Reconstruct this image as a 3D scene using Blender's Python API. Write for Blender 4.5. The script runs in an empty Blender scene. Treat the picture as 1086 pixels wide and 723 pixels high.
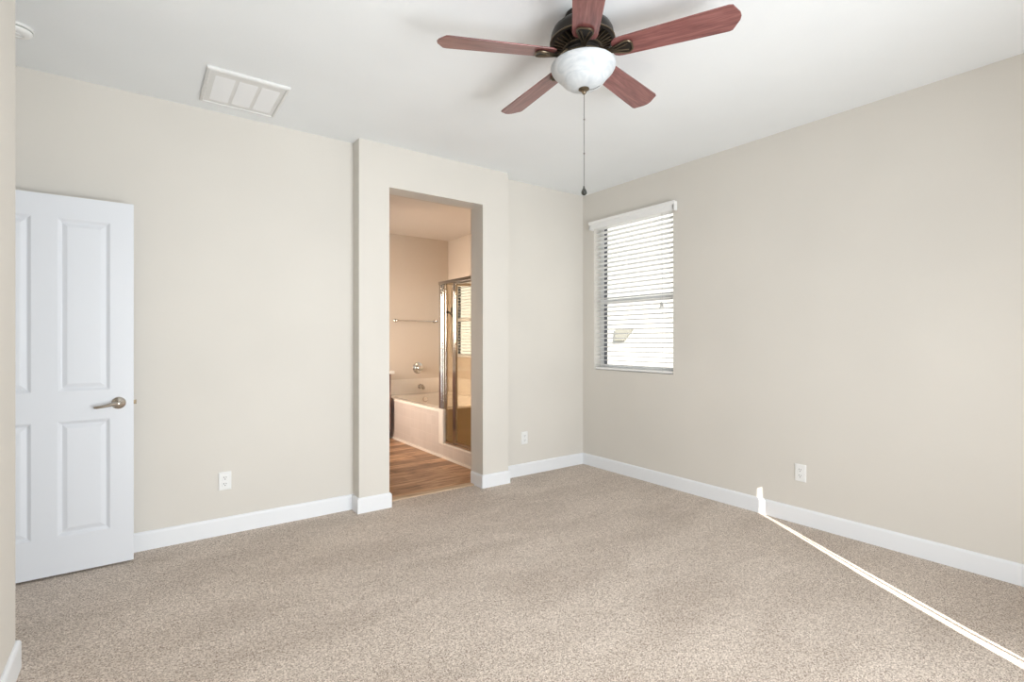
import bpy, bmesh, math, random
from mathutils import Vector, Matrix
random.seed(7)
PI = math.pi
S = bpy.context.scene
COL = S.collection

# ------------------------------------------------------------------ camera
F, YAW, CAM_H = 538.55, 0.63124, 1.2653
cam_d = bpy.data.cameras.new('camera')
cam_d.sensor_fit = 'HORIZONTAL'
cam_d.sensor_width = 36.0
cam_d.lens = F / 1086 * 36.0
cam_d.shift_y = -0.85 / 1086
cam_d.clip_start = 0.02
cam = bpy.data.objects.new('camera', cam_d)
cam.location = (0, 0, CAM_H)
cam.rotation_euler = (PI / 2, 0, -YAW)
COL.objects.link(cam)
S.camera = cam

# ------------------------------------------------------------------ world, sun, daylight, exposure
S.view_settings.view_transform = 'Standard'
S.view_settings.look = 'None'
S.view_settings.gamma = 1.0
S.view_settings.use_curve_mapping = False
S.view_settings.exposure = 0.05
w = bpy.data.worlds.new('sky')
S.world = w
w.use_nodes = True
bg = w.node_tree.nodes['Background']
bg.inputs['Color'].default_value = (0.86, 0.93, 1.0, 1)
bg.inputs['Strength'].default_value = 1.1

def lamp(name, kind, loc, energy, color=(1, 1, 1), rot=(0, 0, 0), **kw):
    d = bpy.data.lights.new(name, kind)
    d.energy = energy
    d.color = color
    for k, v in kw.items():
        setattr(d, k, v)
    o = bpy.data.objects.new(name, d)
    o.location = loc
    o.rotation_euler = rot
    COL.objects.link(o)
    return o

SUN_TAN = 0.533
sun_dir = Vector((0.4962, 0.8682, -SUN_TAN)).normalized()
sun = lamp('sun', 'SUN', (-3, -6, 6), 17.0, (1.0, 0.96, 0.88), angle=math.radians(0.12))
sun.rotation_euler = sun_dir.to_track_quat('-Z', 'Y').to_euler()
# daylight of the big rear window, and the stronger light low down at its sunlit foot
lamp('rear_window_daylight', 'AREA', (1.3, -0.93, 1.3), 52.0, (0.90, 0.96, 1.0), (PI / 2, 0, 0),
     shape='RECTANGLE', size=1.9, size_y=1.5, spread=math.radians(125))
lamp('rear_window_foot_daylight', 'AREA', (1.55, -0.90, 0.36), 36.0, (0.95, 0.98, 1.0), (PI / 2 + 0.25, 0, 0),
     shape='RECTANGLE', size=1.5, size_y=0.65)
# warm vanity lighting, and an added unseen fill lamp brightening the shower
lamp('vanity_light', 'AREA', (0.42, 5.55, 1.60), 31.0, (1.0, 0.84, 0.71), (0, -PI / 2 + 0.15, 0),
     shape='RECTANGLE', size=0.7, size_y=0.8, spread=math.radians(88))
lamp('shower_fill', 'AREA', (3.2, 4.42, 2.70), 8.0, (1.0, 0.80, 0.58), (0, 0, 0),
     shape='DISK', size=0.5)

# ------------------------------------------------------------------ materials
def mat(name, color, rough=0.6, metal=0.0, spec=0.5, **kw):
    m = bpy.data.materials.new(name)
    m.use_nodes = True
    b = m.node_tree.nodes['Principled BSDF']
    b.inputs['Base Color'].default_value = (*color, 1)
    b.inputs['Roughness'].default_value = rough
    b.inputs['Metallic'].default_value = metal
    b.inputs['Specular IOR Level'].default_value = spec
    for k, v in kw.items():
        b.inputs[k.replace('_', ' ')].default_value = v
    return m

def nodes(m):
    nt = m.node_tree
    return nt, nt.nodes, nt.links, nt.nodes['Principled BSDF']

def add(nt, kind, **inp):
    n = nt.nodes.new(kind)
    for k, v in inp.items():
        n.inputs[k].default_value = v
    return n

def ramp(nt, stops):
    r = nt.nodes.new('ShaderNodeValToRGB')
    el = r.color_ramp.elements
    while len(el) < len(stops):
        el.new(0.5)
    for e, (p, c) in zip(el, stops):
        e.position = p
        e.color = (*c, 1)
    return r

def plaster(name, color, bump=0.06, scale=90.0):
    """orange-peel painted drywall"""
    m = mat(name, color, 0.75, spec=0.25)
    nt, N, L, b = nodes(m)
    tc = N.new('ShaderNodeTexCoord')
    n1 = add(nt, 'ShaderNodeTexNoise', Scale=scale, Detail=2.0)
    n2 = add(nt, 'ShaderNodeTexNoise', Scale=1.3, Detail=2.0)
    L.new(tc.outputs['Object'], n1.inputs['Vector'])
    L.new(tc.outputs['Object'], n2.inputs['Vector'])
    r = ramp(nt, [(0.3, tuple(c * 0.975 for c in color)), (0.7, tuple(min(1, c * 1.02) for c in color))])
    L.new(n2.outputs['Fac'], r.inputs['Fac'])
    L.new(r.outputs['Color'], b.inputs['Base Color'])
    bp = add(nt, 'ShaderNodeBump', Strength=bump, Distance=0.004)
    L.new(n1.outputs['Fac'], bp.inputs['Height'])
    L.new(bp.outputs['Normal'], b.inputs['Normal'])
    return m

M_WALL = plaster('greige_wall_paint', (0.727, 0.692, 0.638))
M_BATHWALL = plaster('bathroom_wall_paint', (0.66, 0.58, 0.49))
M_CEIL = plaster('ceiling_paint', (0.90, 0.925, 0.94), 0.1, 70)
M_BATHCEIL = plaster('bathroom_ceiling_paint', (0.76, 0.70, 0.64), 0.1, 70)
M_TRIM = mat('white_trim_paint', (0.86, 0.875, 0.90), 0.38)
M_DOOR = mat('white_door_paint', (0.775, 0.795, 0.835), 0.42)
M_VENT = mat('white_vent_enamel', (0.80, 0.80, 0.79), 0.45)
M_LOUVER_LIT = mat('white_vent_louver_lit', (0.86, 0.86, 0.86), 0.45)  # vent white made lighter than the frame: light on the louvers put into colour
M_PLASTIC = mat('white_plastic', (0.86, 0.86, 0.85), 0.35)
M_SLOT = mat('dark_slot', (0.03, 0.03, 0.03), 0.6)
M_BLIND = mat('white_blind_slat', (0.92, 0.915, 0.905), 0.45)
M_CORD = mat('blind_cord', (0.62, 0.61, 0.60), 0.7)
M_VINYL = mat('white_window_vinyl', (0.86, 0.86, 0.86), 0.45)
M_GASKET = mat('window_track_gasket', (0.07, 0.075, 0.09), 0.6)
M_NICKEL = mat('satin_nickel', (0.58, 0.53, 0.47), 0.22, 1.0)
M_CHROME = mat('chrome', (0.60, 0.58, 0.55), 0.14, 1.0)
M_BRONZE = mat('oil_rubbed_bronze', (0.035, 0.03, 0.026), 0.34, 0.65)
M_BRASSY = mat('antique_bronze', (0.16, 0.125, 0.085), 0.33, 0.85)
M_TUB = mat('cream_tub_enamel', (0.86, 0.80, 0.72), 0.2)
M_VANTOP = mat('vanity_stone_top', (0.85, 0.82, 0.77), 0.25)
M_DARKHOOK = mat('dark_bronze_hook', (0.02, 0.017, 0.015), 0.4, 0.5)
M_STUCCO = plaster('neighbour_stucco', (0.50, 0.49, 0.475), 0.3, 40)
M_HATCH = mat('beige_panel', (0.26, 0.25, 0.22), 0.8)
M_GRAVEL = plaster('gravel_yard', (0.42, 0.40, 0.37), 0.4, 60)
M_CURTAIN = mat('blackout_fabric', (0.62, 0.60, 0.57), 0.9)

def carpet():
    m = mat('beige_cut_pile_carpet', (0.5, 0.4, 0.33), 1.0, spec=0.05)
    nt, N, L, b = nodes(m)
    b.inputs['Sheen Weight'].default_value = 0.15
    tc = N.new('ShaderNodeTexCoord')
    fine = add(nt, 'ShaderNodeTexNoise', Scale=190.0, Detail=3.0, Roughness=0.7)
    tuft = add(nt, 'ShaderNodeTexVoronoi', Scale=210.0)
    tsep = N.new('ShaderNodeSeparateColor')
    L.new(tuft.outputs['Color'], tsep.inputs['Color'])
    patch = add(nt, 'ShaderNodeTexNoise', Scale=2.2, Detail=3.0, Roughness=0.55, Distortion=0.6)
    for n in (fine, tuft):
        L.new(tc.outputs['Object'], n.inputs['Vector'])
    mp = N.new('ShaderNodeMapping')
    mp.inputs['Scale'].default_value = (0.55, 1.5, 1.0)
    mp.inputs['Rotation'].default_value = (0, 0, 0.5)
    L.new(tc.outputs['Object'], mp.inputs['Vector'])
    L.new(mp.outputs['Vector'], patch.inputs['Vector'])
    mix = N.new('ShaderNodeMix')
    mix.data_type = 'FLOAT'
    mix.inputs['Factor'].default_value = 0.22
    L.new(fine.outputs['Fac'], mix.inputs['A'])
    L.new(tsep.outputs['Red'], mix.inputs['B'])
    r = ramp(nt, [(0.33, (0.22, 0.158, 0.122)), (0.50, (0.645, 0.545, 0.462)), (0.67, (0.97, 0.87, 0.775))])
    L.new(mix.outputs['Result'], r.inputs['Fac'])
    r2 = ramp(nt, [(0.32, (0.84, 0.825, 0.81)), (0.62, (1.0, 1.0, 1.0))])
    L.new(patch.outputs['Fac'], r2.inputs['Fac'])
    mul = N.new('ShaderNodeMix')
    mul.data_type = 'RGBA'
    mul.blend_type = 'MULTIPLY'
    mul.inputs['Factor'].default_value = 1.0
    L.new(r.outputs['Color'], mul.inputs['A'])
    L.new(r2.outputs['Color'], mul.inputs['B'])
    L.new(mul.outputs['Result'], b.inputs['Base Color'])
    bp = add(nt, 'ShaderNodeBump', Strength=0.3, Distance=0.008)
    L.new(mix.outputs['Result'], bp.inputs['Height'])
    L.new(bp.outputs['Normal'], b.inputs['Normal'])
    return m
M_CARPET = carpet()

def planks():
    m = mat('wood_plank_floor', (0.3, 0.2, 0.12), 0.42)
    nt, N, L, b = nodes(m)
    tc = N.new('ShaderNodeTexCoord')
    br = N.new('ShaderNodeTexBrick')
    br.offset = 0.37
    br.inputs['Color1'].default_value = (0.42, 0.37, 0.34, 1)
    br.inputs['Color2'].default_value = (1, 1, 1, 1)
    br.inputs['Mortar'].default_value = (0.38, 0.38, 0.38, 1)
    br.inputs['Scale'].default_value = 1.0
    br.inputs['Mortar Size'].default_value = 0.0018
    br.inputs['Bias'].default_value = 0.0
    br.inputs['Brick Width'].default_value = 1.2
    br.inputs['Row Height'].default_value = 0.152
    L.new(tc.outputs['Object'], br.inputs['Vector'])
    mp = N.new('ShaderNodeMapping')
    mp.inputs['Scale'].default_value = (2.2, 15.0, 1.0)
    L.new(tc.outputs['Object'], mp.inputs['Vector'])
    g = add(nt, 'ShaderNodeTexNoise', Scale=1.6, Detail=5.0, Roughness=0.62, Distortion=0.5)
    L.new(mp.outputs['Vector'], g.inputs['Vector'])
    r = ramp(nt, [(0.32, (0.10, 0.045, 0.02)), (0.40, (0.42, 0.23, 0.12)), (0.54, (0.66, 0.40, 0.225)), (0.70, (0.84, 0.59, 0.38))])
    L.new(g.outputs['Fac'], r.inputs['Fac'])
    mul = N.new('ShaderNodeMix')
    mul.data_type = 'RGBA'
    mul.blend_type = 'MULTIPLY'
    mul.inputs['Factor'].default_value = 1.0
    L.new(r.outputs['Color'], mul.inputs['A'])
    L.new(br.outputs['Color'], mul.inputs['B'])
    L.new(mul.outputs['Result'], b.inputs['Base Color'])
    bp = add(nt, 'ShaderNodeBump', Strength=0.2, Distance=0.003)
    L.new(g.outputs['Fac'], bp.inputs['Height'])
    L.new(bp.outputs['Normal'], b.inputs['Normal'])
    return m
M_PLANK = planks()

def wood(name, dark, mid, light, rough=0.35, scale=(3.0, 34.0, 34.0), coat=0.0):
    m = mat(name, mid, rough)
    nt, N, L, b = nodes(m)
    b.inputs['Coat Weight'].default_value = coat
    b.inputs['Coat Roughness'].default_value = 0.25
    tc = N.new('ShaderNodeTexCoord')
    mp = N.new('ShaderNodeMapping')
    mp.inputs['Scale'].default_value = scale
    L.new(tc.outputs['Object'], mp.inputs['Vector'])
    g = add(nt, 'ShaderNodeTexNoise', Scale=1.5, Detail=5.0, Roughness=0.65, Distortion=0.4)
    L.new(mp.outputs['Vector'], g.inputs['Vector'])
    r = ramp(nt, [(0.30, dark), (0.52, mid), (0.72, light)])
    L.new(g.outputs['Fac'], r.inputs['Fac'])
    L.new(r.outputs['Color'], b.inputs['Base Color'])
    return m
M_BLADE = wood('mahogany_fan_blade', (0.115, 0.034, 0.031), (0.225, 0.078, 0.072), (0.33, 0.138, 0.127), 0.36, coat=0.6)
M_CABINET = wood('vanity_cabinet_wood', (0.17, 0.08, 0.055), (0.26, 0.135, 0.10), (0.34, 0.19, 0.15), 0.45, (20, 20, 2))
M_STRIP = wood('oak_transition_strip', (0.30, 0.19, 0.11), (0.55, 0.40, 0.27), (0.68, 0.54, 0.40), 0.45, (3, 30, 30))

def tile(name, c1, c2, grout, size, axes, rough=0.3):
    m = mat(name, c1, rough)
    nt, N, L, b = nodes(m)
    tc = N.new('ShaderNodeTexCoord')
    sep = N.new('ShaderNodeSeparateXYZ')
    cmb = N.new('ShaderNodeCombineXYZ')
    L.new(tc.outputs['Object'], sep.inputs['Vector'])
    L.new(sep.outputs[axes[0]], cmb.inputs['X'])
    L.new(sep.outputs[axes[1]], cmb.inputs['Y'])
    br = N.new('ShaderNodeTexBrick')
    br.offset = 0.0
    br.inputs['Color1'].default_value = (*c1, 1)
    br.inputs['Color2'].default_value = (*c2, 1)
    br.inputs['Mortar'].default_value = (*grout, 1)
    br.inputs['Scale'].default_value = 1.0
    br.inputs['Mortar Size'].default_value = 0.0022
    br.inputs['Brick Width'].default_value = size
    br.inputs['Row Height'].default_value = size
    L.new(cmb.outputs['Vector'], br.inputs['Vector'])
    L.new(br.outputs['Color'], b.inputs['Base Color'])
    return m
M_TILE_X = tile('beige_apron_tile', (0.60, 0.53, 0.475), (0.635, 0.565, 0.51), (0.67, 0.60, 0.545), 0.108, ('Y', 'Z'))
M_TILE_Y = tile('tan_shower_tile', (0.62, 0.50, 0.34), (0.65, 0.53, 0.37), (0.60, 0.50, 0.36), 0.108, ('X', 'Z'))
M_SURR = tile('cream_surround_tile', (0.82, 0.755, 0.67), (0.845, 0.78, 0.70), (0.80, 0.73, 0.64), 0.108, ('X', 'Z'), 0.25)

def pane(name, tint, refl=0.5):
    m = bpy.data.materials.new(name)
    m.use_nodes = True
    nt = m.node_tree
    nt.nodes.clear()
    out = nt.nodes.new('ShaderNodeOutputMaterial')
    tr = nt.nodes.new('ShaderNodeBsdfTransparent')
    tr.inputs['Color'].default_value = (*tint, 1)
    gl = nt.nodes.new('ShaderNodeBsdfGlossy')
    gl.inputs['Roughness'].default_value = 0.02
    fr = nt.nodes.new('ShaderNodeFresnel')
    fr.inputs['IOR'].default_value = 1.45
    mu = nt.nodes.new('ShaderNodeMath')
    mu.operation = 'MULTIPLY'
    mu.inputs[1].default_value = refl
    mx = nt.nodes.new('ShaderNodeMixShader')
    geo = nt.nodes.new('ShaderNodeNewGeometry')
    front = nt.nodes.new('ShaderNodeMath')
    front.operation = 'SUBTRACT'
    front.inputs[0].default_value = 1.0
    nt.links.new(geo.outputs['Backfacing'], front.inputs[1])
    fm = nt.nodes.new('ShaderNodeMath')
    fm.operation = 'MULTIPLY'
    nt.links.new(fr.outputs['Fac'], fm.inputs[0])
    nt.links.new(front.outputs[0], fm.inputs[1])
    nt.links.new(fm.outputs[0], mu.inputs[0])
    nt.links.new(mu.outputs[0], mx.inputs['Fac'])
    nt.links.new(tr.outputs[0], mx.inputs[1])
    nt.links.new(gl.outputs[0], mx.inputs[2])
    nt.links.new(mx.outputs[0], out.inputs['Surface'])
    return m
M_PANE = pane('clear_window_glass', (0.97, 0.98, 0.975))
M_SHOWER = pane('shower_glass', (0.93, 0.905, 0.855), 0.8)

def alabaster():
    m = mat('alabaster_glass', (0.78, 0.80, 0.82), 0.5)
    nt, N, L, b = nodes(m)
    tc = N.new('ShaderNodeTexCoord')
    mp = N.new('ShaderNodeMapping')
    mp.inputs['Scale'].default_value = (1.0, 1.0, 2.6)
    L.new(tc.outputs['Object'], mp.inputs['Vector'])
    n = add(nt, 'ShaderNodeTexNoise', Scale=9.0, Detail=4.0, Roughness=0.55, Distortion=2.2)
    L.new(mp.outputs['Vector'], n.inputs['Vector'])
    r = ramp(nt, [(0.34, (0.53, 0.565, 0.595)), (0.60, (0.65, 0.672, 0.69))])
    L.new(n.outputs['Fac'], r.inputs['Fac'])
    L.new(r.outputs['Color'], b.inputs['Base Color'])
    b.inputs['Subsurface Weight'].default_value = 0.1
    b.inputs['Subsurface Radius'].default_value = (0.02, 0.02, 0.02)
    return m
M_BOWL = alabaster()

# ------------------------------------------------------------------ mesh helpers
def V(*a):
    return Vector(a)

def box(bm, x0, x1, y0, y1, z0, z1):
    vs = [bm.verts.new((x, y, z)) for z in (z0, z1) for y in (y0, y1) for x in (x0, x1)]
    for f in ((0, 2, 3, 1), (4, 5, 7, 6), (0, 1, 5, 4), (2, 6, 7, 3), (0, 4, 6, 2), (1, 3, 7, 5)):
        bm.faces.new([vs[i] for i in f])

def quad(bm, pts):
    return bm.faces.new([bm.verts.new(p) for p in pts])

def bridge(bm, a, b, close=True):
    n = len(a)
    for i in range(n if close else n - 1):
        j = (i + 1) % n
        bm.faces.new((a[i], a[j], b[j], b[i]))

def lathe(bm, prof, c=(0, 0, 0), seg=40, axis=None, cap=(True, True)):
    """profile of (radius, height) about +Z, or about the axis given"""
    R = Matrix.Identity(3) if axis is None else Vector((0, 0, 1)).rotation_difference(Vector(axis)).to_matrix()
    c = Vector(c)
    rings = []
    for r, h in prof:
        if r < 1e-6:
            rings.append([bm.verts.new(c + R @ V(0, 0, h))])
        else:
            rings.append([bm.verts.new(c + R @ V(r * math.cos(2 * PI * k / seg), r * math.sin(2 * PI * k / seg), h)) for k in range(seg)])
    for a, b in zip(rings, rings[1:]):
        if len(a) == 1 and len(b) == 1:
            continue
        if len(a) == 1:
            for k in range(seg):
                bm.faces.new((a[0], b[k], b[(k + 1) % seg]))
        elif len(b) == 1:
            for k in range(seg):
                bm.faces.new((a[k], a[(k + 1) % seg], b[0]))
        else:
            bridge(bm, a, b)
    if cap[0] and len(rings[0]) > 1:
        bm.faces.new(rings[0])
    if cap[1] and len(rings[-1]) > 1:
        bm.faces.new(rings[-1])

def tube(bm, pts, r, seg=10, cap=True):
    pts = [Vector(p) for p in pts]
    rr = r if isinstance(r, (list, tuple)) else [r] * len(pts)
    rings = []
    up = None
    for i, p in enumerate(pts):
        t = (pts[min(i + 1, len(pts) - 1)] - pts[max(i - 1, 0)]).normalized()
        if up is None:
            up = t.orthogonal().normalized()
        else:
            up = (up - t * up.dot(t)).normalized()
        s = t.cross(up)
        rings.append([bm.verts.new(p + rr[i] * (math.cos(2 * PI * k / seg) * up + math.sin(2 * PI * k / seg) * s)) for k in range(seg)])
    for a, b in zip(rings, rings[1:]):
        bridge(bm, a, b)
    if cap:
        bm.faces.new(rings[0])
        bm.faces.new(rings[-1])

def prism(bm, poly, axis, a0, a1):
    """poly of 2-D points in the plane square to axis ('x','y','z'), run from a0 to a1"""
    def P(p, a):
        return {'x': (a, p[0], p[1]), 'y': (p[0], a, p[1]), 'z': (p[0], p[1], a)}[axis]
    A = [bm.verts.new(P(p, a0)) for p in poly]
    B = [bm.verts.new(P(p, a1)) for p in poly]
    bm.faces.new(A)
    bm.faces.new(B)
    bridge(bm, A, B)

def obj(name, bm, material, parent=None, bevel=0.0, smooth=False, seg=2, world=True):
    bmesh.ops.remove_doubles(bm, verts=bm.verts, dist=1e-6)
    bmesh.ops.recalc_face_normals(bm, faces=bm.faces)
    me = bpy.data.meshes.new(name)
    bm.to_mesh(me)
    bm.free()
    for m in (material if isinstance(material, (list, tuple)) else [material]):
        me.materials.append(m)
    if smooth:
        for p in me.polygons:
            p.use_smooth = True
        me.set_sharp_from_angle(angle=math.radians(40))
    o = bpy.data.objects.new(name, me)
    COL.objects.link(o)
    if parent is not None:
        if world:
            root = parent
            off = Vector((0, 0, 0))
            while root is not None:
                off += root.location
                root = root.parent
            me.transform(Matrix.Translation(-off))
        o.parent = parent
    if bevel:
        b = o.modifiers.new('bevel', 'BEVEL')
        b.width = bevel
        b.segments = seg
        b.limit_method = 'ANGLE'
        b.angle_limit = math.radians(35)
    return o

def struct(name, bm, material, **kw):
    o = obj(name, bm, material, **kw)
    o['kind'] = 'structure'
    return o

def thing(name, label, cat, loc=(0, 0, 0), group=None):
    o = bpy.data.objects.new(name, None)
    o.empty_display_size = 0.1
    o.location = loc
    COL.objects.link(o)
    o['label'] = label
    o['category'] = cat
    if group:
        o['group'] = group
    return o

def B():
    return bmesh.new()

# ------------------------------------------------------------------ room shell
XL, XR, YB, YR, H = -0.387, 3.6705, 3.783, -1.0, 2.743       # bedroom faces
YBUMP, BX0, BX1 = 3.655, 1.287, 2.630                          # boxed-out doorway surround
OX0, OX1, OH, YBATH = 1.521, 2.363, 2.425, 3.838               # opening in it
BY, BH = 6.62, 2.73                                            # bathroom back wall, ceiling
WY0, WY1, WZ0, WZ1 = 2.688, 3.624, 0.972, 2.455                # bedroom window opening
QY0, QY1, QZ0, QZ1 = 5.33, 6.54, 1.02, 2.095                   # bathroom window opening
AX = -0.83                                                     # alcove wall behind the open door
AY = 2.695                                                     # end of the near left wall

bm = B(); box(bm, -1.0, XR + 0.1, YR - 0.1, 3.815, -0.12, 0.0)
struct('floor', bm, M_CARPET)
bm = B(); box(bm, 0.2, XR + 0.1, 3.815, BY + 0.1, -0.12, -0.004)
fb = struct('floor_bathroom', bm, M_PLANK)
bm = B(); box(bm, -1.0, XR + 0.16, YR - 0.12, 3.81, H, H + 0.15)
struct('ceiling', bm, M_CEIL)
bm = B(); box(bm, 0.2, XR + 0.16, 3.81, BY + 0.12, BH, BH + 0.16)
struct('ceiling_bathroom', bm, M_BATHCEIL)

# bedroom back wall with the boxed surround, open at the doorway
bm = B()
box(bm, -0.97, BX0, YB, YBATH, 0, H)
box(bm, BX1, XR, YB, YBATH, 0, H)
box(bm, BX0, OX0, YBUMP, YBATH, 0, H)
box(bm, OX1, BX1, YBUMP, YBATH, 0, H)
box(bm, OX0, OX1, YBUMP, YBATH, OH, H)
struct('wall_back', bm, M_WALL)

# right (outside) wall, with the two window holes
T = 0.15
def wall_with_hole(name, y0, y1, h, hole, m):
    a0, a1, b0, b1 = hole
    bm = B()
    box(bm, XR, XR + T, y0, a0, 0, h)
    box(bm, XR, XR + T, a1, y1, 0, h)
    box(bm, XR, XR + T, a0, a1, 0, b0)
    box(bm, XR, XR + T, a0, a1, b1, h)
    return struct(name, bm, m)
wall_with_hole('wall_right', YR - 0.12, 3.81, H, (WY0, WY1, WZ0, WZ1), M_WALL)
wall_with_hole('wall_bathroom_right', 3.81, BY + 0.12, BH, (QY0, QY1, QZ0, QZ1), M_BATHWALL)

# near left wall and the alcove behind it
bm = B(); box(bm, XL - 0.12, XL, YR, AY, 0, H)
struct('wall_left', bm, M_WALL, bevel=0.006)
bm = B(); box(bm, AX - 0.12, AX, AY - 0.12, YB, 0, H); box(bm, AX, XL - 0.12, AY - 0.12, AY - 0.005, 0, H)
struct('wall_alcove', bm, M_WALL)
# rear wall with its big window (behind the camera)
RX0, RX1, RZ1 = 0.95, 2.95, 2.06
bm = B()
box(bm, XL - 0.12, RX0, YR - 0.12, YR, 0, H)
box(bm, RX1, XR, YR - 0.12, YR, 0, H)
box(bm, RX0, RX1, YR - 0.12, YR, RZ1, H)
struct('wall_rear', bm, M_WALL)
# bathroom walls
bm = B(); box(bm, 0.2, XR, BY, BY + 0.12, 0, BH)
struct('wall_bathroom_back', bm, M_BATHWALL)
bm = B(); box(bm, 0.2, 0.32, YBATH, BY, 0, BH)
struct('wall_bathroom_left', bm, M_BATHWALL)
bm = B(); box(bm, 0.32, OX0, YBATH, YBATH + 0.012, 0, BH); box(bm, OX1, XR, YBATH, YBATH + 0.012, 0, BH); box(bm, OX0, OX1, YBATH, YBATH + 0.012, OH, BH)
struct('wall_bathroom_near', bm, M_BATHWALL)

# rear window: closed blackout panels that leave a thin gap for the sun
rows = [(0.0, -.055, -.006, .005, .022), (0.874, -.0553, -.0065, .005, .0215), (0.99, -.0604, -.0195, -.0095, .0139),
        (1.28, -.0567, -.0215, -.0105, .0115), (1.67, -.0200, -.005, .004, .0140), (1.80, -.0145, -.002, .002, .0085), (1.99, -.013, -.001, .001, .0065), (RZ1, -.006, -.001, .000, .001)]
gx = lambda off: 1.9936 + off / 0.868
win = bpy.data.objects.new('window_3', None); COL.objects.link(win)
win['kind'] = 'structure'
win.location = (1.95, YR - 0.06, 0)
bm = B(); prism(bm, [(RX0, 0)] + [(gx(r[1]), r[0]) for r in rows] + [(RX0, RZ1)], 'y', YR - 0.006, YR)
obj('curtain', bm, M_CURTAIN, win)
bm = B(); prism(bm, [(RX1, 0)] + [(gx(r[4]), r[0]) for r in rows] + [(RX1, RZ1)], 'y', YR - 0.006, YR)
obj('curtain', bm, M_CURTAIN, win)
bm = B(); prism(bm, [(gx(r[2]), r[0]) for r in rows] + [(gx(r[3]), r[0]) for r in reversed(rows)], 'y', YR - 0.004, YR - 0.002)
obj('wand', bm, M_CURTAIN, win)

# baseboards: a profile swept round the corners
def baseboard(name, path, closed_ends=True, h=0.112, t=0.014):
    """path of (x, y) on the wall face; the board stands on its left side"""
    prof = [(0, 0), (t, 0), (t, h - 0.014), (t * 0.78, h - 0.006), (t * 0.35, h), (0, h)]
    P = [Vector(p) for p in path]
    bm = B()
    rings = []
    for i, p in enumerate(P):
        ds = []
        if i > 0:
            ds.append((p - P[i - 1]).normalized())
        if i < len(P) - 1:
            ds.append((P[i + 1] - p).normalized())
        ns = [Vector((-d.y, d.x)) for d in ds]
        if len(ns) == 2:
            n = ns[0] + ns[1]
            n = n / max(1e-6, n.dot(ns[0]))
        else:
            n = ns[0]
        rings.append([bm.verts.new((p.x + n.x * a, p.y + n.y * a, z)) for a, z in prof])
    for a, b in zip(rings, rings[1:]):
        bridge(bm, a, b)
    bm.faces.new(rings[0]); bm.faces.new(rings[-1])
    return struct(name, bm, M_TRIM)
baseboard('baseboard_left', [(XL - 0.10, AY), (XL, AY), (XL, YR)])
baseboard('baseboard_back', [(OX0, YBATH - 0.02), (OX0, YBUMP), (BX0, YBUMP), (BX0, YB), (AX, YB)])
baseboard('baseboard_corner', [(XR, YR), (XR, YB), (BX1, YB), (BX1, YBUMP), (OX1, YBUMP), (OX1, YBATH - 0.005)])

# wood strip between carpet and planks
bm = B(); prism(bm, [(3.772, -0.002), (3.772, 0.004), (3.780, 0.009), (3.838, 0.010), (3.846, 0.004), (3.846, -0.006)], 'x', OX0, OX1)
struct('trim_1', bm, M_STRIP)

# ------------------------------------------------------------------ windows
def window(name, y0, y1, z0, z1, meet, gasket=0.007):
    w = bpy.data.objects.new(name, None); COL.objects.link(w)
    w['kind'] = 'structure'
    w.location = (XR + 0.12, (y0 + y1) / 2, z0)
    x0, x1 = XR + 0.085, XR + 0.145
    f = 0.045
    bm = B()
    box(bm, x0, x1, y0, y0 + f, z0, z1); box(bm, x0, x1, y1 - f, y1, z0, z1)
    box(bm, x0, x1, y0 + f, y1 - f, z0, z0 + f); box(bm, x0, x1, y0 + f, y1 - f, z1 - f, z1)
    obj('window_frame', bm, M_VINYL, w, bevel=0.004)
    bm = B()
    for a, b in ((y0 + f, y0 + f + gasket), (y1 - f - gasket, y1 - f)):
        box(bm, x0 + 0.012, x1 - 0.01, a, b, z0 + f, z1 - f)
    obj('track_gasket', bm, M_GASKET, w)
    bm = B(); box(bm, x0 - 0.004, x1 - 0.015, y0 + f, y1 - f, meet - 0.022, meet + 0.022)
    obj('meeting_rail', bm, M_VINYL, w, bevel=0.004)
    bm = B(); box(bm, x0 + 0.034, x0 + 0.038, y0 + f, y1 - f, z0 + f, meet)
    obj('pane', bm, M_PANE, w)
    bm = B(); box(bm, x0 + 0.044, x0 + 0.048, y0 + f, y1 - f, meet, z1 - f)
    obj('pane', bm, M_PANE, w)
    return w
window('window_1', WY0, WY1, WZ0, WZ1, 1.648)
window('window_2', QY0, QY1, QZ0, QZ1, 1.56, 0.003)

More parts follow.
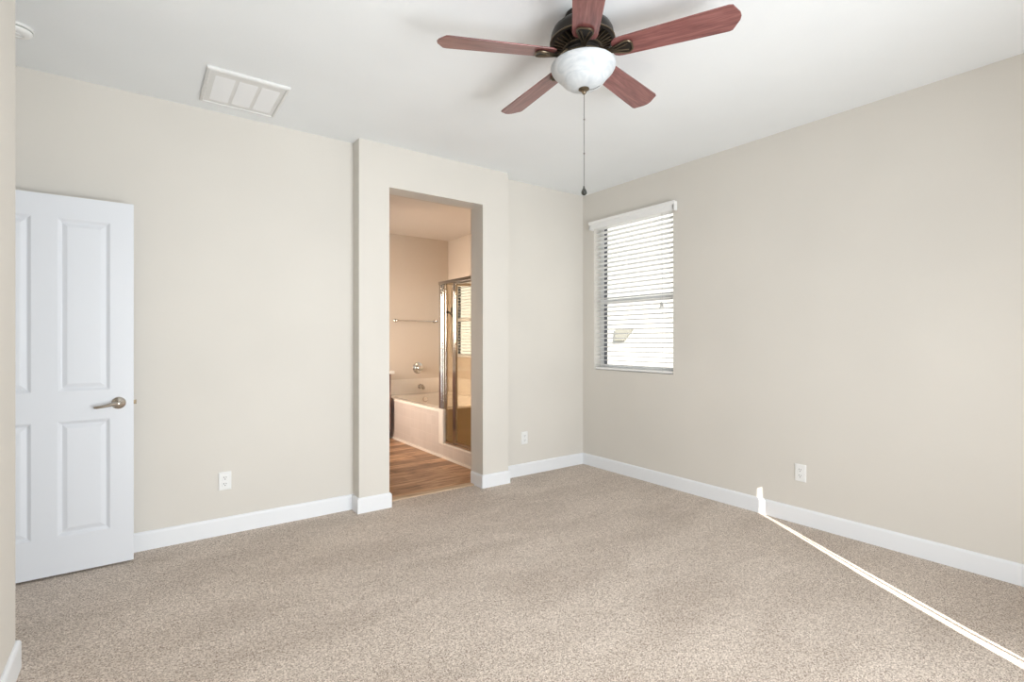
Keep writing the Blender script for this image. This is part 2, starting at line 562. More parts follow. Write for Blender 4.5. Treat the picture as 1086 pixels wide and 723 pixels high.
def blind(label, y0, y1, z0, z1, val_y0, val_y1, val_z0, val_z1, vx, tilt, pitch=0.0435, pull=None):
    xc = XR + 0.042
    t = thing('window_blind', label, 'blind', (xc, (y0 + y1) / 2, z0))
    # valance: board with a stepped lip along its top and short returns
    bm = B()
    prof = [(vx, val_z1), (vx, val_z1 - 0.022), (vx + 0.008, val_z1 - 0.030), (vx + 0.008, val_z0 + 0.004), (vx + 0.011, val_z0), (vx + 0.020, val_z0), (vx + 0.020, val_z1)]
    prism(bm, prof, 'y', val_y0, val_y1)
    x_back = min(XR - 0.001, XR) if vx < XR - 0.03 else XR + 0.05
    box(bm, vx + 0.008, x_back, val_y0 + 0.008, val_y0 + 0.020, val_z0, val_z1)
    box(bm, vx + 0.008, x_back, val_y1 - 0.020, val_y1 - 0.008, val_z0, val_z1)
    obj('valance', bm, M_BLIND, t, bevel=0.0015)
    bm = B(); box(bm, xc - 0.026, xc + 0.026, y0 + 0.004, y1 - 0.004, z1 - 0.050, z1 - 0.002)
    obj('head_rail', bm, M_BLIND, t, bevel=0.002)
    bm = B()
    n = int((z1 - 0.055 - (z0 + 0.045)) / pitch) + 1
    top = z1 - 0.08
    for i in range(n):
        z = top - i * pitch
        if z < z0 + 0.03:
            break
        pts = []
        for k in range(6):                         # gently crowned slat
            u = -0.025 + 0.05 * k / 5
            pts.append((xc + u * math.cos(tilt), z + u * math.sin(tilt) + 0.0022 * (1 - (u / 0.025) ** 2)))
        prism(bm, pts + [(p[0], p[1] - 0.0034) for p in reversed(pts)], 'y', y0 + 0.006, y1 - 0.006)
    obj('slat_panel', bm, M_BLIND, t)
    bm = B(); box(bm, xc - 0.027, xc + 0.027, y0 + 0.005, y1 - 0.005, z0 + 0.004, z0 + 0.026)
    obj('bottom_rail', bm, M_BLIND, t, bevel=0.004)
    for q in (0.13, 0.5, 0.87):
        y = y0 + (y1 - y0) * q
        bm = B()
        for dx in (-0.0265, 0.0265):
            tube(bm, [(xc + dx, y, z0 + 0.02), (xc + dx, y, z1 - 0.04)], 0.0009, 6)
        obj('ladder_cord', bm, M_CORD, t)
    if pull:
        py, pz = pull
        bm = B()
        for d in (-0.004, 0.004):
            tube(bm, [(xc - 0.031, py + d * 0.4, z1 - 0.05), (xc - 0.032, py + d, (z1 + pz) / 2), (xc - 0.032, py + d * 2.5, pz + 0.03)], 0.0010, 6)
        c = obj('pull_cord', bm, M_CORD, t)
        for d, dz in ((-0.011, 0.0), (0.011, -0.008), (0.002, 0.014)):
            bm = B()
            lathe(bm, [(0.002, 0.036), (0.0055, 0.028), (0.0075, 0.008), (0.0078, 0.0), (0.003, -0.001)], (xc - 0.033, py + d, pz - 0.012 + dz), 12)
            obj('tassel', bm, M_CORD, c, smooth=True)
    return t
blind('white slatted wood blind in the bedroom window, with pull cords hanging on its right', WY0, WY1, WZ0, WZ1,
      2.640, 3.648, 2.362, 2.442, XR - 0.058, math.radians(-8), pull=(2.815, 1.566))
blind('bright blind seen through the shower glass, in the bathroom window over the tub', QY0, QY1, QZ0, QZ1,
      QY0 + 0.004, QY1 - 0.004, QZ1 - 0.062, QZ1 - 0.004, XR + 0.004, math.radians(4), 0.043)

# ------------------------------------------------------------------ outside
bm = B(); box(bm, XR + 0.5, 11.0, -6.0, 14.0, -0.3, -0.15)
struct('ground', bm, M_GRAVEL)
t = thing('neighbour_house', 'sunlit pale stucco house wall outside, glaring through the blinds', 'building', (7.6, 5.0, -0.15))
bm = B(); box(bm, 7.5, 8.2, -3.0, 13.0, -0.15, 4.3)
obj('wall', bm, M_STUCCO, t)
bm = B(); box(bm, 7.46, 8.24, -3.04, 13.04, 4.3, 4.42)
obj('parapet_cap', bm, M_STUCCO, t)
bm = B(); prism(bm, [(6.773, 1.498), (6.341, 1.498), (6.57, 1.259), (6.81, 1.25)], 'x', 7.44, 7.50)
obj('wall_panel', bm, M_HATCH, t, bevel=0.004)['label'] = 'beige slanted panel on the wall'

# ------------------------------------------------------------------ open door
DX1, DW, DY, DZ0, DZ1 = -0.033, 0.762, 3.623, 0.012, 2.041
DX0 = DX1 - DW
d = bpy.data.objects.new('door_1', None); COL.objects.link(d)
d['kind'] = 'structure'
d.location = (DX0, DY + 0.0175, 0)
def door_leaf():
    bm = B()
    y0, y1 = DY, DY + 0.035
    px = [(-0.688, -0.462), (-0.361, -0.138)]
    pzs = [(0.212, 0.829), (0.988, 1.920)]
    xs = sorted([DX0, DX1] + [v for p in px for v in p])
    zs = sorted([DZ0, DZ1] + [v for p in pzs for v in p])
    for y, s in ((y0, 1), (y1, -1)):
        for i in range(len(xs) - 1):
            for j in range(len(zs) - 1):
                a, b, c, e = xs[i], xs[i + 1], zs[j], zs[j + 1]
                if (a, b) in px and (c, e) in pzs:
                    loops = []
                    # ogee moulding: lip, slope down, flat groove, slope up to the raised field
                    for ins, dep in ((0, 0), (0.004, 0.002), (0.015, 0.0110), (0.020, 0.0120), (0.040, 0.0030), (0.045, 0.0022)):
                        loops.append([bm.verts.new(p) for p in ((a + ins, y + s * dep, c + ins), (b - ins, y + s * dep, c + ins), (b - ins, y + s * dep, e - ins), (a + ins, y + s * dep, e - ins))])
                    for q, r in zip(loops, loops[1:]):
                        bridge(bm, q, r)
                    bm.faces.new(loops[-1])
                else:
                    quad(bm, [(a, y, c), (b, y, c), (b, y, e), (a, y, e)])
    for i in range(len(xs) - 1):
        for z in (DZ0, DZ1):
            quad(bm, [(xs[i], y0, z), (xs[i + 1], y0, z), (xs[i + 1], y1, z), (xs[i], y1, z)])
    for j in range(len(zs) - 1):
        for x in (DX0, DX1):
            quad(bm, [(x, y0, zs[j]), (x, y0, zs[j + 1]), (x, y1, zs[j + 1]), (x, y1, zs[j])])
    return bm
obj('door_leaf', door_leaf(), M_DOOR, d)
for s in (1, -1):
    yf = DY if s > 0 else DY + 0.035
    bm = B()
    hx, hz = -0.101, 0.912
    lathe(bm, [(0.0, 0), (0.034, 0), (0.034, 0.005), (0.030, 0.010), (0.018, 0.013), (0.013, 0.016), (0.0125, 0.040), (0.014, 0.044), (0.014, 0.056), (0.010, 0.060), (0.0, 0.061)], (hx, yf, hz), 32, axis=(0, -s, 0))
    k = obj('door_handle', bm, M_NICKEL, d, smooth=True)
    bm = B()
    yy = yf - s * 0.050
    pts = [(hx, yy, hz), (hx - 0.02, yy, hz - 0.001), (hx - 0.045, yy - s * 0.001, hz - 0.006), (hx - 0.072, yy, hz - 0.012), (hx - 0.094, yy + s * 0.003, hz - 0.015), (hx - 0.104, yy + s * 0.006, hz - 0.015)]
    tube(bm, pts, [0.0115, 0.0115, 0.0095, 0.0085, 0.0085, 0.0065], 14)
    obj('lever', bm, M_NICKEL, k, smooth=True)
bm = B(); prism(bm, [(DX1 - 0.002, DY + 0.010), (DX1 + 0.013, DY + 0.014), (DX1 + 0.013, DY + 0.018), (DX1 - 0.002, DY + 0.026)], 'z', 0.900, 0.924)
obj('latch', bm, M_BRASSY, d)
for z in (0.25, 1.03, 1.82):
    bm = B(); tube(bm, [(DX0 - 0.006, DY + 0.000, z - 0.045), (DX0 - 0.006, DY + 0.000, z + 0.045)], 0.006, 12)
    obj('hinge', bm, M_NICKEL, d, smooth=True)

# ------------------------------------------------------------------ outlets
def outlet(label, origin, u, n):
    """origin on the wall face; u runs right along the wall, n into the room"""
    t = thing('power_outlet', label, 'outlet', origin, 'wall outlets')
    o, u, n, z = Vector(origin), Vector(u), Vector(n), V(0, 0, 1)
    def slab(bm, w, h, d0, d1, ins=0.0, cu=0.0, cz=0.0):
        a = [bm.verts.new(o + u * (cu + sx * w / 2) + z * (cz + sz * h / 2) + n * d0) for sx, sz in ((-1, -1), (1, -1), (1, 1), (-1, 1))]
        b = [bm.verts.new(o + u * (cu + sx * (w / 2 - ins)) + z * (cz + sz * (h / 2 - ins)) + n * d1) for sx, sz in ((-1, -1), (1, -1), (1, 1), (-1, 1))]
        bm.faces.new(a); bm.faces.new(b); bridge(bm, a, b)
    bm = B(); slab(bm, 0.073, 0.118, 0, 0.0045); slab(bm, 0.073, 0.118, 0.0045, 0.0075, 0.005)
    obj('cover_plate', bm, M_PLASTIC, t)
    for cz in (0.0205, -0.0205):
        bm = B(); slab(bm, 0.035, 0.029, 0.0074, 0.0095, 0.001, 0, cz)
        r = obj('receptacle', bm, M_PLASTIC, t)
        for cu, dz, ww, hh in ((-0.0065, 0.004, 0.0028, 0.009), (0.0065, 0.004, 0.0028, 0.007), (0.0, -0.008, 0.005, 0.005)):
            bm = B(); slab(bm, ww, hh, 0.0090, 0.0097, 0, cu, cz + dz)
            obj('slot', bm, M_SLOT, r)
    bm = B(); lathe(bm, [(0.003, 0), (0.003, 0.0012), (0.0, 0.0018)], o + n * 0.0072, 10, axis=n)
    obj('screw', bm, M_PLASTIC, t)
    return t
outlet('white outlet on the back wall between the open door and the doorway', (0.4435, YB, 0.348), (1, 0, 0), (0, -1, 0))
outlet('white outlet on the back wall right of the bathroom doorway, by the corner', (2.909, YB, 0.349), (1, 0, 0), (0, -1, 0))
outlet('white outlet low on the right wall, above the bright sun streak', (XR, 1.651, 0.352), (0, -1, 0), (-1, 0, 0))

# ------------------------------------------------------------------ ceiling vent
t = thing('ceiling_vent', 'white rectangular air grille with three panels on the ceiling', 'vent', (0.497, 3.395, H))
vx0, vx1, vy0, vy1 = 0.288, 0.708, 3.160, 3.628
bm = B()
def ring(bm, a, za, b, zb):
    A = [bm.verts.new((x, y, za)) for x, y in ((a[0], a[2]), (a[1], a[2]), (a[1], a[3]), (a[0], a[3]))]
    Bv = [bm.verts.new((x, y, zb)) for x, y in ((b[0], b[2]), (b[1], b[2]), (b[1], b[3]), (b[0], b[3]))]
    bridge(bm, A, Bv)
def ins(i, j=None):
    j = i if j is None else j
    return (vx0 + i, vx1 - i, vy0 + j, vy1 - j)
seq = [(0, H), (0, H - 0.010), (0.003, H - 0.014), (0.012, H - 0.018), (0.015, H - 0.018), (0.020, H - 0.012), (0.030, H - 0.012)]
for (i, za), (j, zb) in zip(seq, seq[1:]):
    ring(bm, ins(i), za, ins(j), zb)
obj('grille_frame', bm, M_VENT, t)
ix0, ix1, iy0, iy1 = ins(0.030)
cols = [(0.335, 0.433), (0.4525, 0.5505), (0.570, 0.668)]
cy0, cy1 = 3.238, 3.566
bm = B()
for a, b in ((ix0, cols[0][0]), (cols[0][1], cols[1][0]), (cols[1][1], cols[2][0]), (cols[2][1], ix1)):
    box(bm, a, b, iy0, iy1, H - 0.012, H - 0.001)
for a, b in cols:
    box(bm, a, b, iy0, cy0, H - 0.012, H - 0.001); box(bm, a, b, cy1, iy1, H - 0.012, H - 0.001)
obj('grille_face', bm, M_VENT, t)
for a, b in cols:
    bm = B()
    n = 26
    for k in range(n):
        y = cy0 + (cy1 - cy0) * (k + 0.1) / n
        prism(bm, [(y, H - 0.0095), (y + 0.0118, H - 0.0150), (y + 0.0124, H - 0.0142), (y + 0.0008, H - 0.0085)], 'x', a, b)
    obj('louver_panel', bm, M_LOUVER_LIT, t)

# ------------------------------------------------------------------ smoke detector
t = thing('smoke_detector', 'round white smoke detector on the ceiling, half hidden by the left wall edge', 'smoke detector', (-0.474, 3.316, H))
bm = B(); lathe(bm, [(0.062, 0), (0.062, -0.007), (0.060, -0.009)], (-0.474, 3.316, H), 40)
obj('base_plate', bm, M_PLASTIC, t, smooth=True)
bm = B(); lathe(bm, [(0.057, -0.009), (0.058, -0.020), (0.052, -0.029), (0.036, -0.034), (0.026, -0.035), (0.025, -0.031), (0.015, -0.031), (0.014, -0.036), (0.0, -0.037)], (-0.474, 3.316, H), 40)
obj('cover', bm, M_PLASTIC, t, smooth=True)
bm = B(); lathe(bm, [(0.0582, -0.0110), (0.0586, -0.0185)], (-0.474, 3.316, H), 40, cap=(False, False))
obj('sensor_slot', bm, mat('grey_sensor_mesh', (0.42, 0.43, 0.40), 0.6), t, smooth=True)

# ------------------------------------------------------------------ ceiling fan
FC = Vector((1.6270, 1.6791, 2.5623))
fan = thing('ceiling_fan', 'dark bronze ceiling fan with five reddish wood blades and a white bowl light', 'ceiling fan', FC)
tx, ty = math.atan(-0.02231), -math.atan(0.02868)
fan.rotation_euler = (tx, ty, 0)
FR = fan.rotation_euler.to_matrix()
def inv(p):
    return FR.transposed() @ (Vector(p) - FC)
HL = H - FC.z                                              # ceiling height above the blade plane
def fobj(name, bm, m, parent=fan, **kw):
    return obj(name, bm, m, parent, world=False, **kw)
bm = B()
lathe(bm, [(0.080, 0.0), (0.082, -0.006), (0.080, -0.014), (0.070, -0.024), (0.045, -0.030), (0.0, -0.031)], (FC.x, FC.y, H), 40)
for v in bm.verts:
    v.co = inv(v.co)
fobj('canopy', bm, M_BRONZE, smooth=True)
bm = B()
lathe(bm, [(0.040, 0.158), (0.040, 0.145), (0.085, 0.142), (0.112, 0.133), (0.131, 0.117), (0.141, 0.096), (0.143, 0.076), (0.143, 0.066), (0.146, 0.064), (0.146, 0.058), (0.140, 0.055), (0.132, 0.053), (0.132, 0.060), (0.070, 0.060)], (0, 0, 0), 56)
fobj('motor_housing', bm, M_BRONZE, smooth=True)
bm = B()
for k in range(30):                                         # radial vent ribs under the motor
    a = 2 * PI * k / 30
    c, s = math.cos(a), math.sin(a)
    w2 = 0.0024
    pts = []
    for r, z in ((0.078, 0.036), (0.134, 0.054)):
        for sg in (-1, 1):
            for dz in (0.0, 0.008):
                pts.append(bm.verts.new((r * c - sg * w2 * s, r * s + sg * w2 * c, z + dz)))
    i = pts
    for f in ((0, 2, 6, 4), (1, 5, 7, 3), (0, 4, 5, 1), (2, 3, 7, 6), (0, 1, 3, 2), (4, 6, 7, 5)):
        bm.faces.new([i[j] for j in f])
fobj('vent_ribs', bm, M_BRASSY)
bm = B()
lathe(bm, [(0.072, 0.062), (0.080, 0.040), (0.084, 0.034), (0.084, 0.022), (0.078, 0.018), (0.078, 0.004), (0.090, -0.002), (0.096, -0.010), (0.096, -0.022), (0.060, -0.028)], (0, 0, 0), 48)
fobj('switch_housing', bm, M_BRONZE, smooth=True)
bm = B()
for r, z, w2 in ((0.1455, 0.0605, 0.0032), (0.0855, 0.030, 0.003), (0.097, -0.012, 0.003)):
    tube(bm, [(r * math.cos(2 * PI * k / 48), r * math.sin(2 * PI * k / 48), z) for k in range(49)], w2, 8)
fobj('trim_ring', bm, M_BRASSY, smooth=True)
# glass bowl
bm = B()
prof = [(0.138, -0.026), (0.146, -0.030), (0.1475, -0.038), (0.145, -0.049), (0.138, -0.063), (0.127, -0.077), (0.115, -0.090), (0.106, -0.101), (0.099, -0.112), (0.090, -0.124), (0.077, -0.135), (0.060, -0.144), (0.038, -0.150), (0.018, -0.152)]
prof = [(r, -0.152 + (z + 0.152) * 0.87) for r, z in prof]
lathe(bm, prof + [(r * 0.97, z + 0.004) for r, z in reversed(prof[1:])] , (0, 0, 0), 64, cap=(False, False))
bowl = fobj('glass_bowl', bm, M_BOWL, smooth=True)
bm = B()
lathe(bm, [(0.018, -0.147), (0.024, -0.151), (0.025, -0.155), (0.019, -0.160), (0.011, -0.163), (0.010, -0.170), (0.006, -0.176), (0.0, -0.177)], (0, 0, 0), 28)
fobj('finial', bm, M_BRASSY, smooth=True)
# blades, each with its iron
PH0 = math.radians(157.30)
def blade_mesh():
    bm = B()
    st = [(0.135, 0.034), (0.142, 0.045), (0.155, 0.0525), (0.175, 0.0555), (0.30, 0.060), (0.46, 0.0655), (0.615, 0.070), (0.629, 0.0665), (0.657, 0.020), (0.661, 0.0)]
    up = [(x, y) for x, y in st] + [(x, -y) for x, y in reversed(st[:-1])]
    prism(bm, up, 'z', -0.003, 0.003)
    return bm
def leaf_outline(n=11):
    # spade: narrow stem at the hub, broad rounded end on the blade
    pts = []
    for x, y in ((0.085, 0.011), (0.108, 0.0080), (0.130, 0.0105), (0.152, 0.0190), (0.176, 0.0290), (0.196, 0.0345), (0.210, 0.0320), (0.221, 0.0200), (0.222, 0.0060)):
        pts.append((x, y))
    return pts
def iron_mesh():
    bm = B()
    st = leaf_outline()
    loop = st + [(x, -y) for x, y in reversed(st)]
    # plate
    prism(bm, [(x, y * 0.93) for x, y in loop], 'z', -0.0095, -0.0055)
    return bm
def rim_mesh():
    bm = B()
    st = leaf_outline()
    loop = st + [(x, -y) for x, y in reversed(st)]
    tube(bm, [(x, y, -0.0105) for x, y in loop], 0.0042, 8)
    tube(bm, [(0.105, 0, -0.0105), (0.15, 0.004, -0.0125), (0.185, 0.013, -0.0115), (0.205, 0.020, -0.0105)], 0.003, 8)
    tube(bm, [(0.105, 0, -0.0105), (0.15, -0.004, -0.0125), (0.185, -0.013, -0.0115), (0.205, -0.020, -0.0105)], 0.003, 8)
    return bm
def arm_mesh():
    bm = B()
    tube(bm, [(0.070, 0, 0.018), (0.088, 0, 0.010), (0.104, 0, -0.003), (0.122, 0, -0.0085)], [0.012, 0.011, 0.009, 0.007], 10)
    return bm
PITCH = math.radians(-12)
first = None
for k in range(5):
    a = PH0 - k * 2 * PI / 5
    rot = Matrix.Rotation(a, 4, 'Z')
    if first is None:
        bl = fobj('blade', blade_mesh(), M_BLADE, bevel=0.0012)
        ir = fobj('blade_iron', iron_mesh(), M_BRONZE, bl)
        fobj('iron_rim', rim_mesh(), M_BRASSY, bl, smooth=True)
        fobj('iron_arm', arm_mesh(), M_BRASSY, bl, smooth=True)
        first = bl
    else:
        bl = first.copy(); COL.objects.link(bl); bl.parent = fan
        for ch in list(first.children):
            c = ch.copy(); COL.objects.link(c); c.parent = bl
    bl.matrix_local = rot @ Matrix.Rotation(PITCH, 4, 'X')
# pull chain with its drop, hanging plumb from the finial
top = FC + FR @ V(0, 0, -0.176)
bm = B()
pts = [(top.x, top.y, top.z), (top.x, top.y, 1.965)]
tube(bm, [inv(p) for p in pts], 0.0016, 8)
for z in (top.z - 0.115, top.z - 0.27):
    lathe(bm, [(0.0, 0.006), (0.0035, 0.003), (0.0035, -0.003), (0.0, -0.006)], inv((top.x, top.y, z)), 8)
M_CHAIN = mat('dull_chain_metal', (0.20, 0.19, 0.18), 0.45, 0.7)
ch = fobj('pull_chain', bm, M_CHAIN, smooth=True)
bm = B()
lathe(bm, [(0.0, 0.034), (0.003, 0.032), (0.0045, 0.022), (0.0105, 0.012), (0.0132, 0.003), (0.012, -0.004), (0.006, -0.010), (0.0, -0.012)], inv((top.x, top.y, 1.936)), 10)
fobj('chain_drop', bm, mat('smoky_crystal_drop', (0.05, 0.05, 0.045), 0.12, 0.3), ch)
bm = B()
cr = V(math.cos(-YAW), math.sin(-YAW), 0)
pts = []
for i in range(13):
    q = i / 12
    r = 0.024 + 0.080 * q
    pts.append(FC + FR @ (cr * r + V(0, 0, -0.1565 + 0.052 * q ** 2.2)) + V(math.sin(YAW), math.cos(YAW), 0) * -0.0)
tube(bm, [inv(p) for p in pts], 0.0012, 6)
fobj('light_chain', bm, M_CHAIN, smooth=True)

# ------------------------------------------------------------------ bathroom: tub, surround, shower
TX, TY0, TZ = 2.63, 4.95, 0.515
tub = thing('bathtub', 'built-in cream bathtub with a beige tiled front below the towel bar', 'bathtub', (TX, 5.78, 0))
bm = B(); box(bm, TX, TX + 0.05, TY0, BY - 0.025, 0.02, TZ - 0.03)
obj('apron', bm, M_TILE_X, tub)
bm = B()
# deck with a rounded sunken basin
def rrect(x0, x1, y0, y1, r, z, n=6):
    out = []
    for cx, cy, a0 in ((x1 - r, y1 - r, 0), (x0 + r, y1 - r, 90), (x0 + r, y0 + r, 180), (x1 - r, y0 + r, 270)):
        for k in range(n + 1):
            a = math.radians(a0 + 90 * k / n)
            out.append((cx + r * math.cos(a), cy + r * math.sin(a), z))
    return out
X1 = XR - 0.002
Y1 = BY - 0.024
loops = [rrect(TX - 0.008, X1, TY0, Y1, 0.004, TZ - 0.03), rrect(TX - 0.008, X1, TY0, Y1, 0.006, TZ),
         rrect(TX + 0.085, X1 - 0.10, TY0 + 0.10, Y1 - 0.115, 0.20, TZ), rrect(TX + 0.100, X1 - 0.115, TY0 + 0.115, Y1 - 0.130, 0.19, TZ - 0.012),
         rrect(TX + 0.13, X1 - 0.145, TY0 + 0.18, Y1 - 0.165, 0.18, 0.25), rrect(TX + 0.18, X1 - 0.19, TY0 + 0.27, Y1 - 0.215, 0.15, 0.13), rrect(TX + 0.28, X1 - 0.29, TY0 + 0.42, Y1 - 0.33, 0.10, 0.115)]
vl = [[bm.verts.new(p) for p in l] for l in loops]
for a, b in zip(vl, vl[1:]):
    bridge(bm, a, b)
bm.faces.new(vl[-1])
obj('basin', bm, M_TUB, tub, smooth=True)
bm = B(); box(bm, TX - 0.010, TX, 3.86, BY - 0.024, -0.004, 0.022)
obj('base_trim', bm, M_TUB, tub)
bm = B(); lathe(bm, [(0.0, 0), (0.038, 0), (0.038, 0.006), (0.032, 0.012), (0.010, 0.013), (0.009, 0.019), (0.0, 0.020)], (3.215, BY - 0.166, 0.440), 28, axis=(0, -1, 0.1))
obj('overflow_cover', bm, M_NICKEL, tub, smooth=True)

bm = B(); box(bm, TX - 0.005, XR, BY - 0.030, BY, TZ, 0.722); box(bm, XR - 0.014, XR, TY0, BY - 0.030, TZ, 0.722)
struct('trim_2', bm, M_SURR, bevel=0.003)

t = thing('tub_valve', 'round polished tub mixing valve on the wall above the spout', 'faucet', (3.183, BY, 0.872))
bm = B(); lathe(bm, [(0.0, 0), (0.082, 0), (0.082, 0.004), (0.074, 0.012), (0.040, 0.018), (0.034, 0.022)], (3.183, BY, 0.872), 40, axis=(0, -1, 0))
obj('escutcheon', bm, M_CHROME, t, smooth=True)
bm = B(); lathe(bm, [(0.030, 0.020), (0.030, 0.045), (0.036, 0.050), (0.038, 0.072), (0.028, 0.082), (0.0, 0.084)], (3.183, BY, 0.872), 32, axis=(0, -1, 0))
kn = obj('knob', bm, M_CHROME, t, smooth=True)
bm = B(); tube(bm, [(3.183, BY - 0.066, 0.872), (3.205, BY - 0.070, 0.850), (3.222, BY - 0.072, 0.832)], [0.011, 0.009, 0.007], 10)
obj('lever', bm, M_CHROME, kn, smooth=True)

t = thing('tub_spout', 'short brushed tub spout on the wall over the overflow plate', 'faucet', (3.20, BY - 0.030, 0.612))
bm = B(); lathe(bm, [(0.0, 0), (0.036, 0), (0.036, 0.006), (0.030, 0.010), (0.0, 0.011)], (3.20, BY - 0.030, 0.612), 28, axis=(0, -1, 0))
obj('flange', bm, M_NICKEL, t, smooth=True)
bm = B(); tube(bm, [(3.20, BY - 0.016, 0.612), (3.20, BY - 0.06, 0.613), (3.20, BY - 0.105, 0.609), (3.20, BY - 0.135, 0.598), (3.20, BY - 0.142, 0.580)], [0.028, 0.027, 0.026, 0.024, 0.021], 18)
obj('spout_body', bm, M_NICKEL, t, smooth=True)
bm = B(); tube(bm, [(3.20, BY - 0.118, 0.628), (3.20, BY - 0.118, 0.645)], [0.006, 0.009], 12)
obj('diverter_knob', bm, M_NICKEL, t, smooth=True)

t = thing('towel_bar', 'horizontal chrome towel bar on the bathroom wall above the tub', 'towel bar', (3.14, BY, 1.537))
bm = B(); tube(bm, [(2.822, BY - 0.065, 1.536), (3.462, BY - 0.065, 1.536)], 0.0095, 14)
obj('bar', bm, M_CHROME, t, smooth=True)
for x in (2.842, 3.440):
    bm = B(); lathe(bm, [(0.0, 0), (0.026, 0), (0.026, 0.006), (0.016, 0.014), (0.011, 0.022), (0.011, 0.050), (0.016, 0.056), (0.017, 0.072), (0.010, 0.080), (0.0, 0.081)], (x, BY, 1.536), 24, axis=(0, -1, 0))
    obj('bracket', bm, M_CHROME, t, smooth=True)

# half wall between tub and shower, shower curb, pan and tiled walls
DYV = 4.90
bm = B(); box(bm, TX + 0.05, XR, 4.852, TY0 - 0.001, 0.0, TZ)
struct('wall_divider', bm, M_TILE_Y)
bm = B(); box(bm, TX - 0.004, TX + 0.05, 4.850, TY0, 0.145, TZ + 0.002)
struct('trim_3', bm, M_TUB, bevel=0.003)
bm = B(); box(bm, TX, TX + 0.10, 3.851, TY0, -0.004, 0.142)
struct('curb', bm, M_TILE_X)
bm = B(); box(bm, TX - 0.006, TX + 0.106, 3.851, 4.850, 0.142, 0.156)
struct('trim_4', bm, M_TUB, bevel=0.004)
bm = B(); box(bm, TX + 0.10, XR, 3.851, 4.852, -0.004, 0.07)
struct('floor_shower', bm, M_TILE_Y)
bm = B(); box(bm, XR - 0.012, XR, 3.851, 4.852, 0.07, 1.98); box(bm, TX + 0.106, XR - 0.012, 3.850, 3.862, 0.07, 1.98)
struct('wall_shower', bm, M_TILE_Y)

RZ = 1.905
t = thing('shower_enclosure', 'chrome framed glass shower enclosure beside the tub', 'shower enclosure', (TX + 0.05, 4.4, 0.156))
XF = TX + 0.03
bm = B()
box(bm, XF - 0.020, XF + 0.020, 3.870, 4.985, RZ - 0.035, RZ)            # head rail
box(bm, XF + 0.020, XR - 0.002, 4.885, 4.915, RZ - 0.035, RZ)
obj('head_rail', bm, M_CHROME, t, bevel=0.003)
bm = B(); box(bm, XF - 0.018, XF + 0.018, 3.870, 4.862, 0.157, 0.182)
obj('bottom_track', bm, M_CHROME, t, bevel=0.003)
bm = B()
box(bm, XF - 0.018, XF + 0.018, 4.920, 4.972, TZ + 0.002, RZ - 0.035)
obj('corner_post', bm, M_CHROME, t, bevel=0.003)
bm = B()
box(bm, XF - 0.018, XF + 0.018, 4.876, 4.908, TZ + 0.003, RZ - 0.035)
obj('corner_post', bm, M_CHROME, t, bevel=0.003)
bm = B(); box(bm, XF - 0.012, XF + 0.012, 4.830, 4.849, 0.184, RZ - 0.035)
obj('panel_post', bm, M_CHROME, t, bevel=0.002)
bm = B(); box(bm, XF - 0.003, XF + 0.003, 4.682, 4.830, 0.183, RZ - 0.036)
obj('glass_panel', bm, M_SHOWER, t)
bm = B(); box(bm, XF - 0.012, XF + 0.012, 4.655, 4.682, 0.184, RZ - 0.035)
obj('panel_post', bm, M_CHROME, t, bevel=0.002)
bm = B(); box(bm, XF + 0.022, XR - 0.004, 4.897, 4.903, TZ + 0.004, RZ - 0.036)
obj('glass_panel', bm, M_SHOWER, t)
bm = B(); box(bm, XF - 0.003, XF + 0.003, 3.93, 4.622, 0.205, RZ - 0.045)
dr = obj('shower_door', bm, M_SHOWER, t)
bm = B()
box(bm, XF - 0.014, XF + 0.010, 4.615, 4.648, 0.186, RZ - 0.038); box(bm, XF - 0.014, XF + 0.010, 3.90, 3.932, 0.186, RZ - 0.038)
box(bm, XF - 0.012, XF + 0.008, 3.932, 4.615, 0.186, 0.208); box(bm, XF - 0.012, XF + 0.008, 3.932, 4.615, RZ - 0.058, RZ - 0.038)
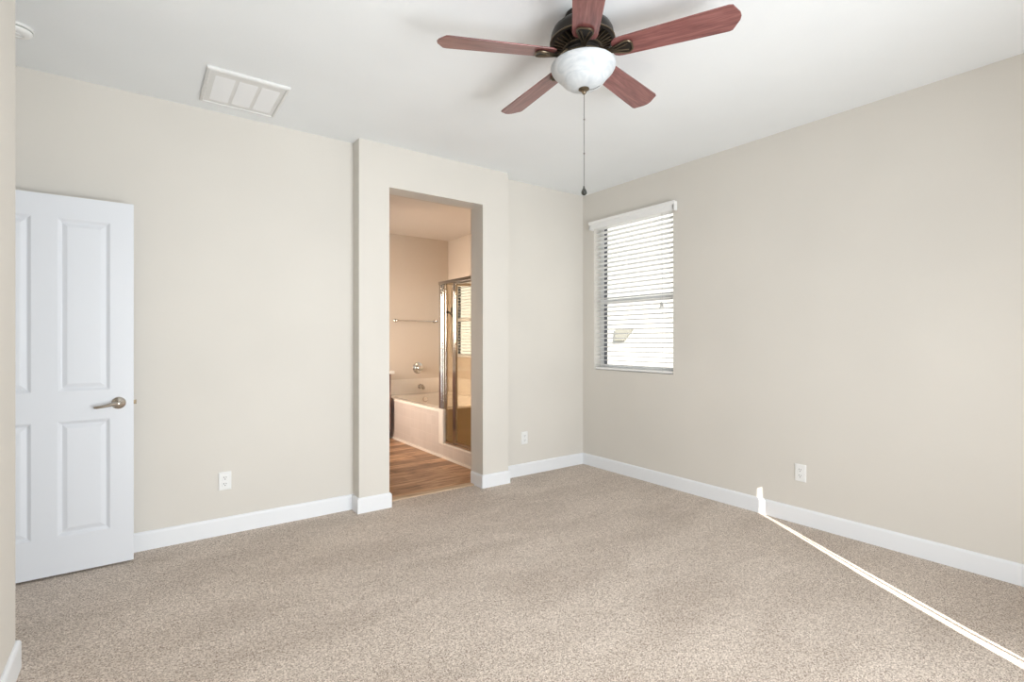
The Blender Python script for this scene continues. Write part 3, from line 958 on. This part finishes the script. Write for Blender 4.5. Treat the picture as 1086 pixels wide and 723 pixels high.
obj('door_frame', bm, M_CHROME, dr, bevel=0.002)

# small dark double hook on the glass frame
hx, hy, hz = 2.680, 4.829, 1.565
t = thing('robe_hook', 'small dark forked hook on the shower frame, level with the towel bar', 'hook', (hx, hy, hz))
bm = B(); lathe(bm, [(0.0, 0), (0.013, 0), (0.013, 0.005), (0.009, 0.009), (0.0, 0.010)], (hx, hy, hz), 16, axis=(0, -1, 0))
obj('base_plate', bm, M_DARKHOOK, t, smooth=True)
for pts in ([(0, -0.008, 0), (0.004, -0.022, -0.010), (0.008, -0.040, -0.020), (0.010, -0.056, -0.032), (0.010, -0.066, -0.046)],
            [(0, -0.008, 0), (0.005, -0.026, -0.012), (0.008, -0.042, -0.006), (0.009, -0.050, 0.020), (0.009, -0.052, 0.052)]):
    bm = B(); tube(bm, [(hx + a, hy + b, hz + c) for a, b, c in pts], 0.0085, 10)
    obj('prong', bm, M_DARKHOOK, t, smooth=True)

# ------------------------------------------------------------------ vanity at the bathroom's back wall
t = thing('vanity_cabinet', 'brown bathroom vanity with pale top, just showing at the doorway left edge', 'cabinet', (2.0, BY, 0))
vyf = 6.16
bm = B(); box(bm, 1.276, 2.584, vyf, BY - 0.024, 0.10, 0.835); box(bm, 1.276, 2.584, vyf + 0.07, BY - 0.024, 0.0, 0.10)
obj('body', bm, M_CABINET, t, bevel=0.002)
bm = B(); box(bm, 1.22, 2.622, vyf - 0.03, BY - 0.024, 0.835, 0.872)
obj('countertop', bm, M_VANTOP, t, bevel=0.005)
for i, x0 in enumerate((1.296, 1.726, 2.156)):
    bm = B(); box(bm, x0, x0 + 0.41, vyf - 0.018, vyf, 0.14, 0.81)
    dd = obj('cabinet_door', bm, M_CABINET, t, bevel=0.004)
    bm = B(); lathe(bm, [(0.005, 0), (0.005, 0.014), (0.013, 0.020), (0.012, 0.028), (0.0, 0.030)], (x0 + (0.37 if i != 2 else 0.04), vyf - 0.018, 0.74), 16, axis=(0, -1, 0))
    obj('knob', bm, M_NICKEL, dd, smooth=True)
